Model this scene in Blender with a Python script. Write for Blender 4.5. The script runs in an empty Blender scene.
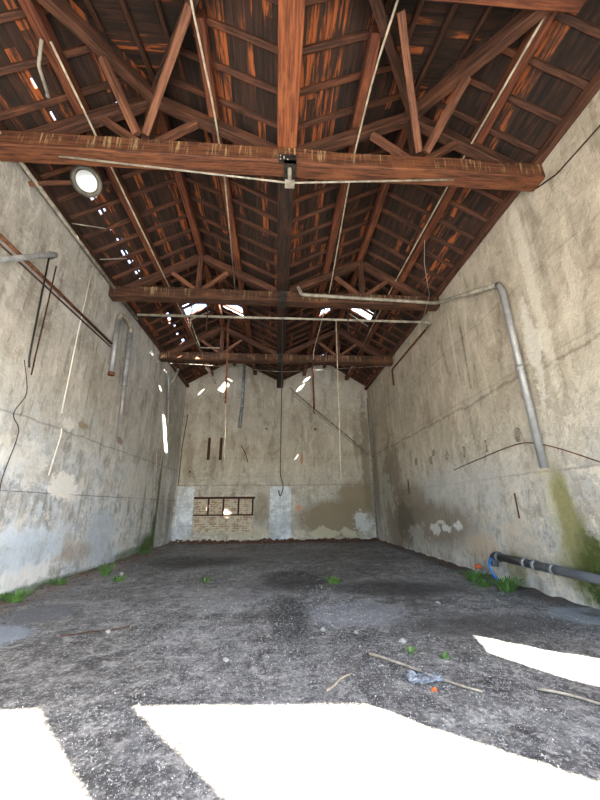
import bpy, bmesh, math, random
from mathutils import Vector, Matrix, noise
C = bpy.context.scene.collection
random.seed(7)
PI = math.pi
# ------------------------------------------------------------------ helpers
def tag(o, label=None, cat=None, group=None, kind=None):
    if label: o['label'] = label
    if cat: o['category'] = cat
    if group: o['group'] = group
    if kind: o['kind'] = kind
    return o
def empty(name, loc, label, cat, group=None):
    o = bpy.data.objects.new(name, None); C.objects.link(o); o.location = loc
    o.empty_display_size = .2
    return tag(o, label, cat, group)
def link(name, bm, mat, parent=None, M=None, smooth=False):
    me = bpy.data.meshes.new(name); bm.normal_update(); bm.to_mesh(me); bm.free()
    if mat: me.materials.append(mat)
    if smooth:
        for p in me.polygons: p.use_smooth = True
    o = bpy.data.objects.new(name, me); C.objects.link(o)
    M = M or Matrix.Identity(4)
    if parent:
        o.parent = parent
        pw = Matrix.Translation(parent.location) if parent.parent is None else Matrix.Translation(parent.parent.location) @ parent.matrix_basis
        if parent.type == 'MESH': pw = parent.matrix_basis.copy() if parent.parent is None else Matrix.Translation(parent.parent.location) @ parent.matrix_basis
        o.matrix_basis = pw.inverted() @ M
    else: o.matrix_basis = M
    return o
def frame(a, b, up=(0, 0, 1)):
    a = Vector(a); b = Vector(b); x = (b - a).normalized(); u = Vector(up)
    if abs(x.dot(u)) > .98: u = Vector((0, 1, 0))
    y = u.cross(x).normalized(); z = x.cross(y)
    M = Matrix((x, y, z)).transposed().to_4x4(); M.translation = (a + b) / 2
    return M, (b - a).length
def beam_bm(L, w, h, jit=.006, seg=None, taper=1.0, ch=.012, seed=0):
    """rough sawn timber along local X: chamfered section, rings jittered"""
    bm = bmesh.new(); seg = seg or max(2, int(L / .35)); rings = []
    rnd = random.Random(seed + int(L * 1000) + int(w * 977))
    ph = rnd.random() * 50
    for i in range(seg + 1):
        x = -L / 2 + L * i / seg
        t = 1 + (taper - 1) * i / seg
        W = w / 2 * t; H = h / 2 * t; c = ch
        dy = noise.noise(Vector((x * .7 + ph, 3.1, 0))) * jit * 2; dz = noise.noise(Vector((x * .7 + ph, 9.1, 4))) * jit * 1.5
        pts = [(-W + c, -H), (W - c, -H), (W, -H + c), (W, H - c), (W - c, H), (-W + c, H), (-W, H - c), (-W, -H + c)]
        r = [bm.verts.new((x, p[0] + dy + rnd.uniform(-jit, jit) * .5, p[1] + dz + rnd.uniform(-jit, jit) * .5)) for p in pts]
        rings.append(r)
    for i in range(seg):
        for k in range(8):
            bm.faces.new((rings[i][k], rings[i + 1][k], rings[i + 1][(k + 1) % 8], rings[i][(k + 1) % 8]))
    bm.faces.new(list(rings[0])); bm.faces.new(rings[-1][::-1])
    bmesh.ops.recalc_face_normals(bm, faces=bm.faces)
    return bm
def beam(name, a, b, w, h, mat, parent=None, up=(0, 0, 1), **k):
    M, L = frame(a, b, up)
    return link(name, beam_bm(L, w, h, **k), mat, parent, M)
def smooth_path(pts, n=6):
    if len(pts) < 3: return [Vector(p) for p in pts]
    P = [Vector(p) for p in pts]; out = []
    for i in range(len(P) - 1):
        p0 = P[max(i - 1, 0)]; p1 = P[i]; p2 = P[i + 1]; p3 = P[min(i + 2, len(P) - 1)]
        for j in range(n):
            t = j / n
            out.append(.5 * ((2 * p1) + (-p0 + p2) * t + (2 * p0 - 5 * p1 + 4 * p2 - p3) * t * t + (-p0 + 3 * p1 - 3 * p2 + p3) * t ** 3))
    out.append(P[-1]); return out
def corner_path(pts, r=.08, n=5):
    P = [Vector(p) for p in pts]; out = [P[0]]
    for i in range(1, len(P) - 1):
        a = (P[i - 1] - P[i]); b = (P[i + 1] - P[i]); rr = min(r, a.length * .45, b.length * .45)
        A = P[i] + a.normalized() * rr; B = P[i] + b.normalized() * rr
        for j in range(n + 1):
            t = j / n; out.append((1 - t) ** 2 * A + 2 * t * (1 - t) * P[i] + t * t * B)
    out.append(P[-1]); return out
def tube_into(bm, path, r, seg=10, cap=True):
    P = [Vector(p) for p in path]; rings = []
    t0 = (P[1] - P[0]).normalized(); n = t0.orthogonal().normalized()
    for i, p in enumerate(P):
        t = (P[min(i + 1, len(P) - 1)] - P[max(i - 1, 0)]).normalized()
        n = (n - t * n.dot(t)); n = n.normalized() if n.length > 1e-6 else t.orthogonal().normalized()
        b = t.cross(n); rr = r[i] if isinstance(r, (list, tuple)) else r
        rings.append([bm.verts.new(p + (n * math.cos(2 * PI * k / seg) + b * math.sin(2 * PI * k / seg)) * rr) for k in range(seg)])
    for i in range(len(P) - 1):
        for k in range(seg):
            bm.faces.new((rings[i][k], rings[i][(k + 1) % seg], rings[i + 1][(k + 1) % seg], rings[i + 1][k]))
    if cap: bm.faces.new(rings[0][::-1]); bm.faces.new(rings[-1])
def tube(name, path, r, mat, parent=None, seg=10, cap=True):
    bm = bmesh.new(); P = [Vector(p) for p in path]
    o0 = P[0].copy()
    tube_into(bm, [p - o0 for p in P], r, seg, cap)
    return link(name, bm, mat, parent, Matrix.Translation(o0), smooth=True)
def box_into(bm, lo, hi):
    vs = [bm.verts.new((x, y, z)) for z in (lo[2], hi[2]) for y in (lo[1], hi[1]) for x in (lo[0], hi[0])]
    for f in ((0, 2, 3, 1), (4, 5, 7, 6), (0, 1, 5, 4), (2, 6, 7, 3), (0, 4, 6, 2), (1, 3, 7, 5)):
        bm.faces.new([vs[i] for i in f])
def lathe_into(bm, prof, seg=32):
    rings = []
    for (r, z) in prof:
        rings.append([bm.verts.new((r * math.cos(2 * PI * k / seg), r * math.sin(2 * PI * k / seg), z)) for k in range(seg)])
    for i in range(len(rings) - 1):
        for k in range(seg):
            bm.faces.new((rings[i][k], rings[i][(k + 1) % seg], rings[i + 1][(k + 1) % seg], rings[i + 1][k]))
    return rings
def chunk_into(bm, c, r, rnd, flat=.6, spin=True):
    """irregular broken lump"""
    vs = []
    for (x, y, z) in ((1, 0, 0), (-1, 0, 0), (0, 1, 0), (0, -1, 0), (0, 0, 1), (0, 0, -1), (.6, .6, .5), (-.6, .5, .6), (.5, -.6, -.5)):
        k = rnd.uniform(.65, 1.2)
        vs.append(bm.verts.new((c[0] + x * r * k, c[1] + y * r * k, c[2] + z * r * k * flat)))
    h = bmesh.ops.convex_hull(bm, input=vs)
    dead = [g for g in h['geom_interior'] + h['geom_unused'] if isinstance(g, bmesh.types.BMVert) and g.is_valid]
    if dead: bmesh.ops.delete(bm, geom=list(set(dead)), context='VERTS')
# ------------------------------------------------------------------ node helpers
class NT:
    def __init__(s, name):
        s.m = bpy.data.materials.new(name); s.m.use_nodes = True; s.t = s.m.node_tree; s.n = s.t.nodes; s.l = s.t.links
        s.b = s.n['Principled BSDF']; s.b.inputs['Roughness'].default_value = .9
        s.b.inputs['Specular IOR Level'].default_value = .25
    def put(s, sock, v):
        if isinstance(v, bpy.types.NodeSocket): s.l.new(v, sock)
        elif v is not None: sock.default_value = v
    def math(s, op, a, b=0, clamp=False):
        n = s.n.new('ShaderNodeMath'); n.operation = op; n.use_clamp = clamp; s.put(n.inputs[0], a); s.put(n.inputs[1], b); return n.outputs[0]
    def coord(s, kind='pos', scale=(1, 1, 1), rot=(0, 0, 0)):
        if kind == 'pos': o = s.n.new('ShaderNodeNewGeometry').outputs['Position']
        else: o = s.n.new('ShaderNodeTexCoord').outputs['Object']
        m = s.n.new('ShaderNodeMapping'); s.l.new(o, m.inputs[0]); m.inputs['Scale'].default_value = scale; m.inputs['Rotation'].default_value = rot
        return m.outputs[0]
    def noise(s, vec, scale=1, detail=6, rough=.6, dist=0, w=None):
        n = s.n.new('ShaderNodeTexNoise'); s.l.new(vec, n.inputs['Vector']); n.inputs['Scale'].default_value = scale
        n.inputs['Detail'].default_value = detail; n.inputs['Roughness'].default_value = rough; n.inputs['Distortion'].default_value = dist
        return n.outputs['Fac']
    def ramp(s, f, lo, hi, smooth=True):
        n = s.n.new('ShaderNodeMapRange'); n.interpolation_type = 'SMOOTHSTEP' if smooth else 'LINEAR'
        s.put(n.inputs[0], f); n.inputs[1].default_value = lo; n.inputs[2].default_value = hi; return n.outputs[0]
    def mix(s, f, a, b, mode='MIX'):
        n = s.n.new('ShaderNodeMix'); n.data_type = 'RGBA'; n.blend_type = mode
        s.put(n.inputs[0], f)
        for i, v in ((6, a), (7, b)):
            if isinstance(v, tuple) and len(v) == 3: v = (*v, 1)
            s.put(n.inputs[i], v)
        return n.outputs[2]
    def sep(s, vec):
        n = s.n.new('ShaderNodeSeparateXYZ'); s.l.new(vec, n.inputs[0]); return n.outputs
    def bump(s, h, strength=.4, dist=.02):
        n = s.n.new('ShaderNodeBump'); s.l.new(h, n.inputs['Height']); n.inputs['Strength'].default_value = strength; n.inputs['Distance'].default_value = dist
        s.l.new(n.outputs[0], s.b.inputs['Normal'])
    def blob(s, u, v, u0, v0, ru, rv, nz, na=1.2, k=3.):
        du = s.math('DIVIDE', s.math('SUBTRACT', u, u0), ru); dv = s.math('DIVIDE', s.math('SUBTRACT', v, v0), rv)
        d = s.math('SQRT', s.math('ADD', s.math('MULTIPLY', du, du), s.math('MULTIPLY', dv, dv)))
        x = s.math('ADD', s.math('SUBTRACT', 1., d), s.math('MULTIPLY', s.math('SUBTRACT', nz, .5), na))
        return s.math('MULTIPLY', x, k, clamp=True)
    def line(s, v, v0, w, nz, wob=.08):
        d = s.math('ABSOLUTE', s.math('SUBTRACT', s.math('ADD', v, s.math('MULTIPLY', s.math('SUBTRACT', nz, .5), wob)), v0))
        n = s.n.new('ShaderNodeMapRange'); s.put(n.inputs[0], d); n.inputs[1].default_value = w; n.inputs[2].default_value = 0.; return n.outputs[0]
    def col(s, c): s.put(s.b.inputs['Base Color'], c if isinstance(c, bpy.types.NodeSocket) else (*c, 1)); return s.m
def simple(name, c, rough=.6, metal=0., var=.25, sc=8, spec=.4, c2=None):
    t = NT(name); p = t.coord('obj'); n = t.noise(p, sc, 5)
    d = c2 or tuple(x * (1 - var * 1.6) for x in c)
    t.b.inputs['Roughness'].default_value = rough; t.b.inputs['Metallic'].default_value = metal; t.b.inputs['Specular IOR Level'].default_value = spec
    return t.col(t.mix(t.ramp(n, .35, .65), d, c))
def wood(name, dark, light, orange, amt=.35, drips=0.):
    t = NT(name); tc = t.n.new('ShaderNodeTexCoord'); oi = t.n.new('ShaderNodeObjectInfo')
    va = t.n.new('ShaderNodeVectorMath'); va.operation = 'ADD'; t.l.new(tc.outputs['Object'], va.inputs[0])
    cb = t.n.new('ShaderNodeCombineXYZ'); r7 = t.math('MULTIPLY', oi.outputs['Random'], 37.)
    for i in range(3): t.l.new(r7, cb.inputs[i])
    t.l.new(cb.outputs[0], va.inputs[1]); base = va.outputs[0]
    def mp(sc):
        m = t.n.new('ShaderNodeMapping'); t.l.new(base, m.inputs[0]); m.inputs['Scale'].default_value = sc; return m.outputs[0]
    grain = t.noise(mp((.8, 14, 14)), 2.2, 8, .65); big = t.noise(mp((.9, 2.5, 2.5)), 1.2, 4)
    fine = t.noise(mp((2, 60, 60)), 2, 3)
    c = t.mix(t.ramp(grain, .36, .64), dark, light)
    c = t.mix(t.math('MULTIPLY', t.ramp(big, .5, .66), amt), c, orange)
    c = t.mix(t.math('MULTIPLY', t.ramp(fine, .5, .75), .4), c, tuple(x * .45 for x in dark))
    if drips:
        o = t.sep(tc.outputs['Object'])
        st = t.noise(mp((22, 4, 1.3)), 1, 5, .7); pa = t.noise(mp((1.5, 1, 1)), 1.3, 3)
        zz = t.ramp(o[2], -.17, -.02)
        f = t.math('MULTIPLY', t.math('MULTIPLY', t.ramp(st, .50, .64), t.ramp(pa, .36, .56)), zz)
        c = t.mix(t.math('MULTIPLY', f, drips), c, (.55, .42, .22))
    t.bump(grain, .35, .01); t.b.inputs['Roughness'].default_value = .75
    return t.col(c)
# ------------------------------------------------------------------ materials
W_TIE = wood('wood_tie_beam', (.038, .015, .009), (.15, .055, .026), (.22, .08, .033), .5, .55)
W_TIE2 = wood('wood_tie_beam_dark', (.018, .010, .007), (.085, .038, .022), (.15, .06, .03), .5, .35)  # darker tone of the tie beam wood, for the middle and far trusses
W_VAL_DARK = wood('wood_valley_dark', (.010, .007, .006), (.035, .020, .014), (.075, .03, .018), .4)
W_RED = wood('wood_red_purlin', (.05, .017, .010), (.16, .052, .026), (.24, .085, .035), .5)
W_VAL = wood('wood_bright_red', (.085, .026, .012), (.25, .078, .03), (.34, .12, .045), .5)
W_MID = wood('wood_principal', (.028, .014, .010), (.105, .045, .027), (.17, .07, .038), .4)
W_STRUT = wood('wood_strut', (.06, .026, .016), (.19, .08, .045), (.27, .12, .065), .4)
W_RAFT = wood('wood_rafter', (.030, .015, .011), (.095, .04, .024), (.20, .07, .032), .45)
W_DARK = wood('wood_dark', (.02, .011, .008), (.07, .03, .018), (.12, .05, .025), .4)
STEEL = simple('galvanised_steel', (.33, .335, .345), .45, .35, .15, 6)
DULL = simple('dull_grey_pipe', (.30, .31, .32), .55, .2, .25, 5)
WSTR = simple('white_string', (.72, .70, .66), .6, 0, .1, 6)
PVC = simple('grey_plastic_pipe', (.10, .105, .115), .5, 0, .2, 5)
LIGHTP = simple('pale_conduit', (.34, .315, .26), .6, .1, .3, 7)
WHITEC = simple('white_cord', (.46, .40, .30), .6, 0, .3, 6)
RUST = simple('rust', (.17, .065, .03), .85, .2, .4, 12)
RUSTD = simple('dark_rust', (.075, .032, .02), .85, .2, .4, 12)
BLACK = simple('black_rubber', (.02, .02, .02), .6, 0, .2)
BLUE = simple('blue_hose_plastic', (.02, .16, .5), .4, 0, .2)
ORANGE = simple('orange_plastic', (.6, .12, .03), .5, 0, .25)
LEAF = simple('weed_leaf', (.095, .19, .04), .6, 0, .3, 20)
STICK = simple('pale_stick', (.32, .27, .2), .8, 0, .3, 10)
CHUNK = simple('plaster_lump', (.27, .26, .235), .85, 0, .2, 9)
BRICKC = simple('brick_lump', (.17, .085, .055), .9, 0, .3, 9)
IRON = simple('dark_iron', (.05, .045, .042), .6, .6, .3, 9)
ZINC = simple('blue_grey_zinc', (.20, .23, .235), .5, .4, .3, 4)

def boards_mat(name, axis):
    t = NT(name); p = t.n.new('ShaderNodeNewGeometry').outputs['Position']; o = t.sep(p)
    u = o[0] if axis == 'Y' else o[1]; w = o[1] if axis == 'Y' else o[0]
    idx = t.math('FLOOR', t.math('DIVIDE', u, .14)); seg = t.math('FLOOR', t.math('DIVIDE', t.math('ADD', w, t.math('MULTIPLY', idx, 1.37)), 2.6))
    cb = t.n.new('ShaderNodeCombineXYZ'); t.l.new(idx, cb.inputs[0]); t.l.new(seg, cb.inputs[1])
    wn = t.n.new('ShaderNodeTexWhiteNoise'); wn.noise_dimensions = '2D'; t.l.new(cb.outputs[0], wn.inputs['Vector']); r = wn.outputs['Value']
    sc = (9, .9, 9) if axis == 'Y' else (.9, 9, 9)
    g = t.noise(t.coord('pos', sc), 1.6, 7, .65); big = t.noise(t.coord('pos', (1.6, .55, 1) if axis == 'Y' else (.55, 1.6, 1)), 1.5, 5, .6)
    c = t.mix(r, (.011, .009, .008), (.038, .021, .015)); c = t.mix(t.math('MULTIPLY', t.ramp(g, .42, .68), .7), c, (.062, .028, .018))
    hot = t.math('MULTIPLY', t.ramp(t.math('ADD', t.math('MULTIPLY', r, .5), t.math('MULTIPLY', big, .8)), .72, .84), t.ramp(g, .46, .58))
    c = t.mix(t.math('MULTIPLY', hot, .75), c, (.36, .10, .028))
    fr = t.math('ABSOLUTE', t.math('SUBTRACT', t.math('FRACT', t.math('DIVIDE', u, .14)), .5))
    c = t.mix(t.math('MULTIPLY', t.ramp(fr, .455, .49), .85), c, (.006, .004, .003))
    t.bump(g, .4, .01); return t.col(c)
BOARD_Y = boards_mat('roof_boards', 'Y'); BOARD_X = boards_mat('hip_boards', 'X')

def wall_mat(name, base, pale, brown, uaxis, blobs, lines, low=None, streak=.5):
    t = NT(name); P = t.coord('pos'); o = t.sep(P); u = o[0] if uaxis == 'X' else o[1]; v = o[2]
    n1 = t.noise(P, .55, 7, .62, .4); n2 = t.noise(P, 2.3, 8, .66, .6); n3 = t.noise(P, 11, 6, .6); nb = t.noise(P, 1.7, 8, .62); n4 = t.noise(P, 6.5, 8, .72, .3); nq = t.math('ADD', t.math('MULTIPLY', n2, .55), t.math('MULTIPLY', n4, .45))
    sc = (7, 7, .45); st = t.noise(t.coord('pos', sc), 1., 6, .62); st2 = t.noise(t.coord('pos', (26, 26, .8)), 1, 3)
    c = t.mix(t.ramp(n1, .38, .62), base, pale)
    c = t.mix(t.math('MULTIPLY', t.ramp(n2, .5, .68), .7), c, brown)
    c = t.mix(t.math('MULTIPLY', t.ramp(n2, .46, .36), .6), c, tuple(min(1, x * 1.2) for x in pale))
    if low:
        lm = t.math('MULTIPLY', t.ramp(t.math('ADD', v, t.math('MULTIPLY', n1, 2.0)), low[1], low[2]), t.ramp(nb, .32, .6))
        c = t.mix(lm, c, low[0])
    c = t.mix(t.math('MULTIPLY', t.ramp(st, .56, .7), streak), c, tuple(x * .5 for x in base))
    c = t.mix(t.math('MULTIPLY', t.ramp(st, .42, .3), streak * .6), c, tuple(min(1, x * 1.25) for x in pale))
    pits = t.math('MULTIPLY', t.ramp(n3, .62, .75), .35); c = t.mix(pits, c, tuple(x * .4 for x in brown))
    vw = t.noise(t.coord('pos', (2.6, 2.6, .9)), 1., 8, .7, .5)
    c = t.mix(t.math('MULTIPLY', t.ramp(vw, .53, .63), .6), c, tuple(x * .72 for x in brown)); c = t.mix(t.math('MULTIPLY', t.ramp(vw, .46, .38), .5), c, tuple(min(1, x * 1.3) for x in pale))
    sh = t.ramp(nq, .525, .55); sh2 = t.ramp(nq, .47, .445)
    hgt = t.ramp(v, 4.2, 1.2); sh = t.math('MULTIPLY', sh, t.math('ADD', t.math('MULTIPLY', hgt, .5), .22)); sh2 = t.math('MULTIPLY', sh2, t.math('ADD', t.math('MULTIPLY', hgt, .4), .15))
    c = t.mix(sh, c, tuple(min(1, x * 1.32) for x in pale)); c = t.mix(sh2, c, tuple(x * .62 for x in base))
    c = t.mix(t.math('MULTIPLY', t.ramp(st2, .56, .72), .25), c, tuple(x * .6 for x in base))
    for (v0, w, amt, wob) in lines:
        c = t.mix(t.math('MULTIPLY', t.math('MULTIPLY', t.line(v, v0, w, nb, wob), t.ramp(n2, .3, .5)), amt), c, (.07, .055, .045))
    for (u0, v0, ru, rv, colr, amt, na, k) in blobs:
        c = t.mix(t.math('MULTIPLY', t.blob(u, v, u0, v0, ru, rv, nq if (na < 2 or ru < .8) else nb, max(na * 2.4, 2.4) if ru < 1 else max(na * 1.8, 1.8), k * .8), amt), c, colr)
    h = t.math('ADD', t.math('MULTIPLY', nq, 1.4), t.math('MULTIPLY', n3, .5)); t.bump(h, .7, .05)
    return t.col(c)
WH = (.74, .73, .70); MOSS = (.10, .105, .018); MOSS2 = (.055, .095, .02); DAMP = (.20, .165, .12); BLUEW = (.46, .54, .62); GRN = (.13, .17, .05)
M_LEFT = wall_mat('left_wall_plaster', (.36, .345, .31), (.50, .49, .46), (.25, .215, .165), 'Y', [
    (7.85, 1.97, .55, .32, WH, .95, 1.0, 6), (7.3, .35, .9, .22, WH, .7, 2.2, 5), (6.1, 1.0, 1.3, .22, (.62, .68, .74), .7, 2.2, 5),
    (7.2, .75, 1.2, .4, BLUEW, .65, 1.6, 3), (9.8, .9, .8, .75, (.40, .47, .54), .7, .5, 3), (10.5, .25, 1.0, .3, (.45, .52, .6), .5, 1.5, 3),
    (8.9, .50, .7, .22, (.27, .20, .13), .5, 2, 3), (8.4, .75, .2, .3, (.27, .20, .13), .4, 2, 3), (12.0, 2.2, 1.3, .8, (.52, .52, .5), .6, 2.2, 4), (14.9, 2.3, .5, .7, WH, .5, 2.2, 5),
    (14.0, 2.0, .16, 2.0, MOSS, .85, .9, 3), (14.6, 1.5, .5, 1.4, (.22, .2, .13), .5, 1.6, 2), (13.9, .7, .35, .75, MOSS2, .9, .8, 2), (13.4, .2, 1.0, .5, MOSS2, .95, .8, 2.5), (12.1, .08, 1.8, .22, MOSS2, .7, 1.2, 3),
    (12.6, 1.6, .10, 1.0, GRN, .6, 1, 3), (7.4, -.02, 3.2, .16, MOSS2, .65, 1.2, 4), (5.9, .0, 1.4, .12, MOSS2, .7, 1, 4),
    (8.2, 3.4, .32, .10, (.22, .15, .08), .65, 1.4, 3), (7.6, 3.3, .35, .15, WH, .6, 1.4, 4), (10.1, 3.4, .25, .12, (.18, .12, .07), .7, 1.5, 4),
    (13.0, 3.3, .3, .5, (.26, .21, .14), .5, 1.8, 3), (11.6, 3.2, .22, .4, (.23, .18, .12), .45, 1.8, 3), (12.6, 4.6, .2, 1.6, (.3, .26, .2), .5, 1.2, 3),
    (6.6, 2.3, .7, .5, WH, .35, 2.2, 4), (15.6, 1.2, .4, 1.3, (.2, .17, .13), .6, 1.2, 3)],
    [(3.12, .03, .5, .2), (1.80, .016, .9, .05), (5.3, .02, .25, .1)], ((.49, .54, .59), 5.6, 2.6), .55)
M_RIGHT = wall_mat('right_wall_plaster', (.40, .35, .275), (.50, .455, .375), (.30, .255, .19), 'Y', [
    (4.95, 5.6, .16, 2.8, (.66, .62, .53), .75, 1.2, 3), (4.6, 6.3, .10, 2.2, (.2, .17, .13), .35, 1.2, 3), (5.25, 4.4, .2, 1.1, (.68, .66, .6), .7, 1.6, 4),
    (8.9, 2.0, 3.4, .75, (.45, .45, .43), .6, 1.2, 2), (10.8, 1.0, 3.4, .75, DAMP, .8, 1.2, 3), (12.0, 1.6, 1.8, .8, DAMP, .7, 1.2, 3), (13.6, 1.8, 1.5, 2.9, DAMP, .8, 1.4, 3), (12.6, .9, 1.0, .9, (.12, .1, .075), .7, 1.6, 4), (15.8, 3., .5, 2.6, (.22, .2, .16), .7, 1.2, 3),
    (14.4, 2.0, .9, .7, (.42, .41, .37), .7, 2, 5), (10.2, .84, .35, .14, WH, .7, 1.9, 5), (9.5, .90, .3, .11, WH, .75, 1.9, 5), (8.95, .98, .22, .12, WH, .75, 1.9, 5), (9.8, 1.05, .2, .06, WH, .6, 1.9, 5), (11.5, .6, .9, .35, (.42, .4, .35), .6, 2.2, 5), (8.0, .6, .8, .35, (.46, .36, .25), .6, 1.2, 3),
    (6.6, .8, .6, .5, (.42, .36, .27), .5, 1.4, 3), (5.42, 1.55, .24, .75, MOSS, .95, .6, 2.2), (5.3, 1.0, .33, .8, MOSS, .9, .6, 2.2), (5.15, .55, .7, .6, MOSS, .95, .8, 2.2), (4.7, .35, .9, .6, MOSS2, .95, .9, 2.5), (5.2, .75, .35, .45, (.045, .06, .012), .7, 1.9, 3), (4.8, .4, .6, .4, (.03, .05, .01), .7, 1.9, 3), (5.5, 1.4, .42, 1.1, (.42, .38, .2), .45, .8, 2), (6.9, .25, .35, .5, MOSS, .6, 1.2, 3),
    (7.8, 5.4, .06, 1.6, (.62, .59, .5), .6, .9, 3), (7.35, 5.5, .05, 1.4, (.25, .2, .15), .4, .8, 3)],
    [(3.85, .05, .5, .35), (2.05, .03, .4, .1), (5.6, .03, .3, .2), (4.0, .02, .3, .1)], ((.43, .43, .41), 4.4, 2.2), .35)
M_FAR = wall_mat('far_wall_plaster', (.36, .33, .27), (.46, .44, .385), (.28, .24, .18), 'X', [
    (2.9, .95, 2.2, 1.0, (.24, .195, .13), .95, .5, 4), (3.9, 1.7, 1.3, 1.1, (.24, .195, .13), .9, .5, 4), (2.3, .35, 2.0, .2, (.52, .48, .34), .7, 2.2, 5), (4.1, .8, .55, .55, (.52, .54, .54), .9, 1.4, 5),
    (4.4, 3.6, .3, 3.5, (.18, .15, .11), .75, 1.3, 3), (4.0, 4.8, .25, 1.6, (.2, .17, .12), .5, 1.2, 3), (-.7, 1.4, .35, .9, (.27, .23, .16), .7, 1.4, 4), (-1.4, .4, 1.8, .25, (.5, .45, .33), .6, 2, 4),
    (1.2, 3.7, .07, .35, (.38, .17, .05), .8, .8, 3), (1.82, 3.5, .05, .4, (.3, .16, .08), .6, .8, 3), (1.8, 2.3, .05, .35, (.4, .22, .08), .6, .8, 3),
    (-1.55, 4.0, .16, .35, (.25, .18, .12), .6, 1.8, 5), (-4.2, 3.6, .3, 1.2, (.25, .21, .17), .5, 1.4, 3), (1.05, 1.45, .14, .14, (.6, .25, .13), .8, 1, 5), (-.55, 5.2, .07, .07, (.06, .05, .04), .9, .4, 6), (1.9, 5.2, .07, .07, (.06, .05, .04), .9, .4, 6), (-4.1, 3.1, .05, .05, (.05, .04, .03), .9, .4, 6)],
    [(2.48, .035, .5, .05), (3.75, .02, .3, .06), (2.9, .015, .3, .1)], ((.43, .415, .38), 4.9, 2.6), .35)
def brick_mat():
    t = NT('exposed_brick'); P = t.coord('pos', (1, 1, 1), (PI / 2, 0, 0))
    b = t.n.new('ShaderNodeTexBrick'); t.l.new(P, b.inputs['Vector']); b.inputs['Scale'].default_value = 1
    b.inputs['Brick Width'].default_value = .27; b.inputs['Row Height'].default_value = .095; b.inputs['Mortar Size'].default_value = .014
    b.inputs['Color1'].default_value = (.40, .29, .19, 1); b.inputs['Color2'].default_value = (.58, .50, .40, 1); b.inputs['Mortar'].default_value = (.2, .16, .11, 1)
    n = t.noise(P, 4, 6); c = t.mix(t.ramp(n, .44, .56), b.outputs['Color'], (.52, .46, .36)); c = t.mix(t.ramp(t.noise(P, 9, 5), .6, .7), c, (.12, .08, .05))
    t.bump(b.outputs['Fac'], .8, -.02); return t.col(c)
M_BRICK = brick_mat()
M_PANEL = wall_mat('pale_panel', (.50, .54, .58), (.58, .62, .66), (.44, .47, .49), 'X', [], [(.7, .02, .4, .03), (1.5, .02, .4, .03)], None, .3)
def floor_mat():
    t = NT('asphalt_with_dust'); P = t.coord('pos'); o = t.sep(P)
    a = t.noise(P, .42, 8, .66, .5); b = t.noise(P, 1.6, 8, .7, .4); d = t.noise(P, 14, 5, .7); e = t.noise(P, 55, 3, .6)
    c = t.mix(t.ramp(b, .36, .62), (.045, .043, .041), (.125, .119, .112))
    c = t.mix(t.math('MULTIPLY', t.ramp(a, .47, .62), .65), c, (.24, .235, .23))
    c = t.mix(t.math('MULTIPLY', t.ramp(b, .55, .72), .5), c, (.22, .215, .205))
    q = t.noise(P, 4.2, 9, .75, .3); f2 = t.noise(P, 30, 6, .75); bq = t.math('ADD', t.math('MULTIPLY', b, .5), t.math('MULTIPLY', q, .5))
    c = t.mix(t.math('MULTIPLY', t.ramp(d, .5, .66), .6), c, (.30, .27, .235)); c = t.mix(t.math('MULTIPLY', t.ramp(d, .46, .34), .6), c, (.025, .023, .021))
    c = t.mix(t.math('MULTIPLY', t.ramp(q, .53, .60), .55), c, (.33, .31, .28)); c = t.mix(t.math('MULTIPLY', t.ramp(q, .47, .40), .7), c, (.022, .021, .02))
    c = t.mix(t.math('MULTIPLY', t.ramp(f2, .54, .62), .65), c, (.42, .40, .36)); c = t.mix(t.math('MULTIPLY', t.ramp(f2, .47, .38), .5), c, (.02, .019, .018))
    for (u0, v0, ru, rv, cc, am, na, k) in [
        (-3.9, 5.0, .95, .65, (.22, .25, .28), .85, .7, 5), (-3.5, 6.0, .5, .5, (.10, .1, .105), .8, .8, 4), (4.35, 5.1, .5, .5, (.26, .29, .31), .8, .8, 5),
        (.4, 8.0, .8, 1.3, (.02, .019, .018), .75, 1.8, 3), (.2, 5.6, .35, 1.2, (.018, .017, .016), .75, 1.8, 3), (-.9, 6.6, .8, 1.0, (.26, .25, .24), .5, 1.8, 3), (1.2, 5.6, .9, .8, (.24, .24, .25), .6, 1.4, 3),
        (-2.3, 10.8, 1.6, 1.5, (.018, .018, .018), .7, 1.8, 3), (2.3, 7.0, 1.5, .7, (.016, .016, .016), .7, 1.8, 3), (2.8, 4.9, 1.3, .5, (.03, .028, .027), .6, 1.8, 3), (0, 12.2, 3.5, 1.6, (.13, .125, .12), .5, 1.8, 2), (.4, 16.0, 5.5, .55, (.13, .075, .045), .85, 1.6, 3),
        (-4.7, 8.0, .35, 9., (.085, .075, .045), .8, 1.6, 3), (-4.2, 10.5, .25, 6., (.14, .10, .075), .5, 2, 3), (4.6, 10, .4, 6., (.045, .035, .026), .8, 1.6, 3)]:
        c = t.mix(t.math('MULTIPLY', t.blob(o[0], o[1], u0, v0, ru, rv, bq, na * 1.3, k), am), c, cc)
    c = t.mix(t.math('MULTIPLY', t.ramp(e, .64, .7), t.ramp(b, .38, .55)), c, (.50, .49, .46))
    t.bump(t.math('ADD', d, t.math('MULTIPLY', e, .6)), .5, .02); t.b.inputs['Roughness'].default_value = .7
    t.b.inputs['Specular IOR Level'].default_value = .35
    return t.col(c)
M_FLOOR = floor_mat()
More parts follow.
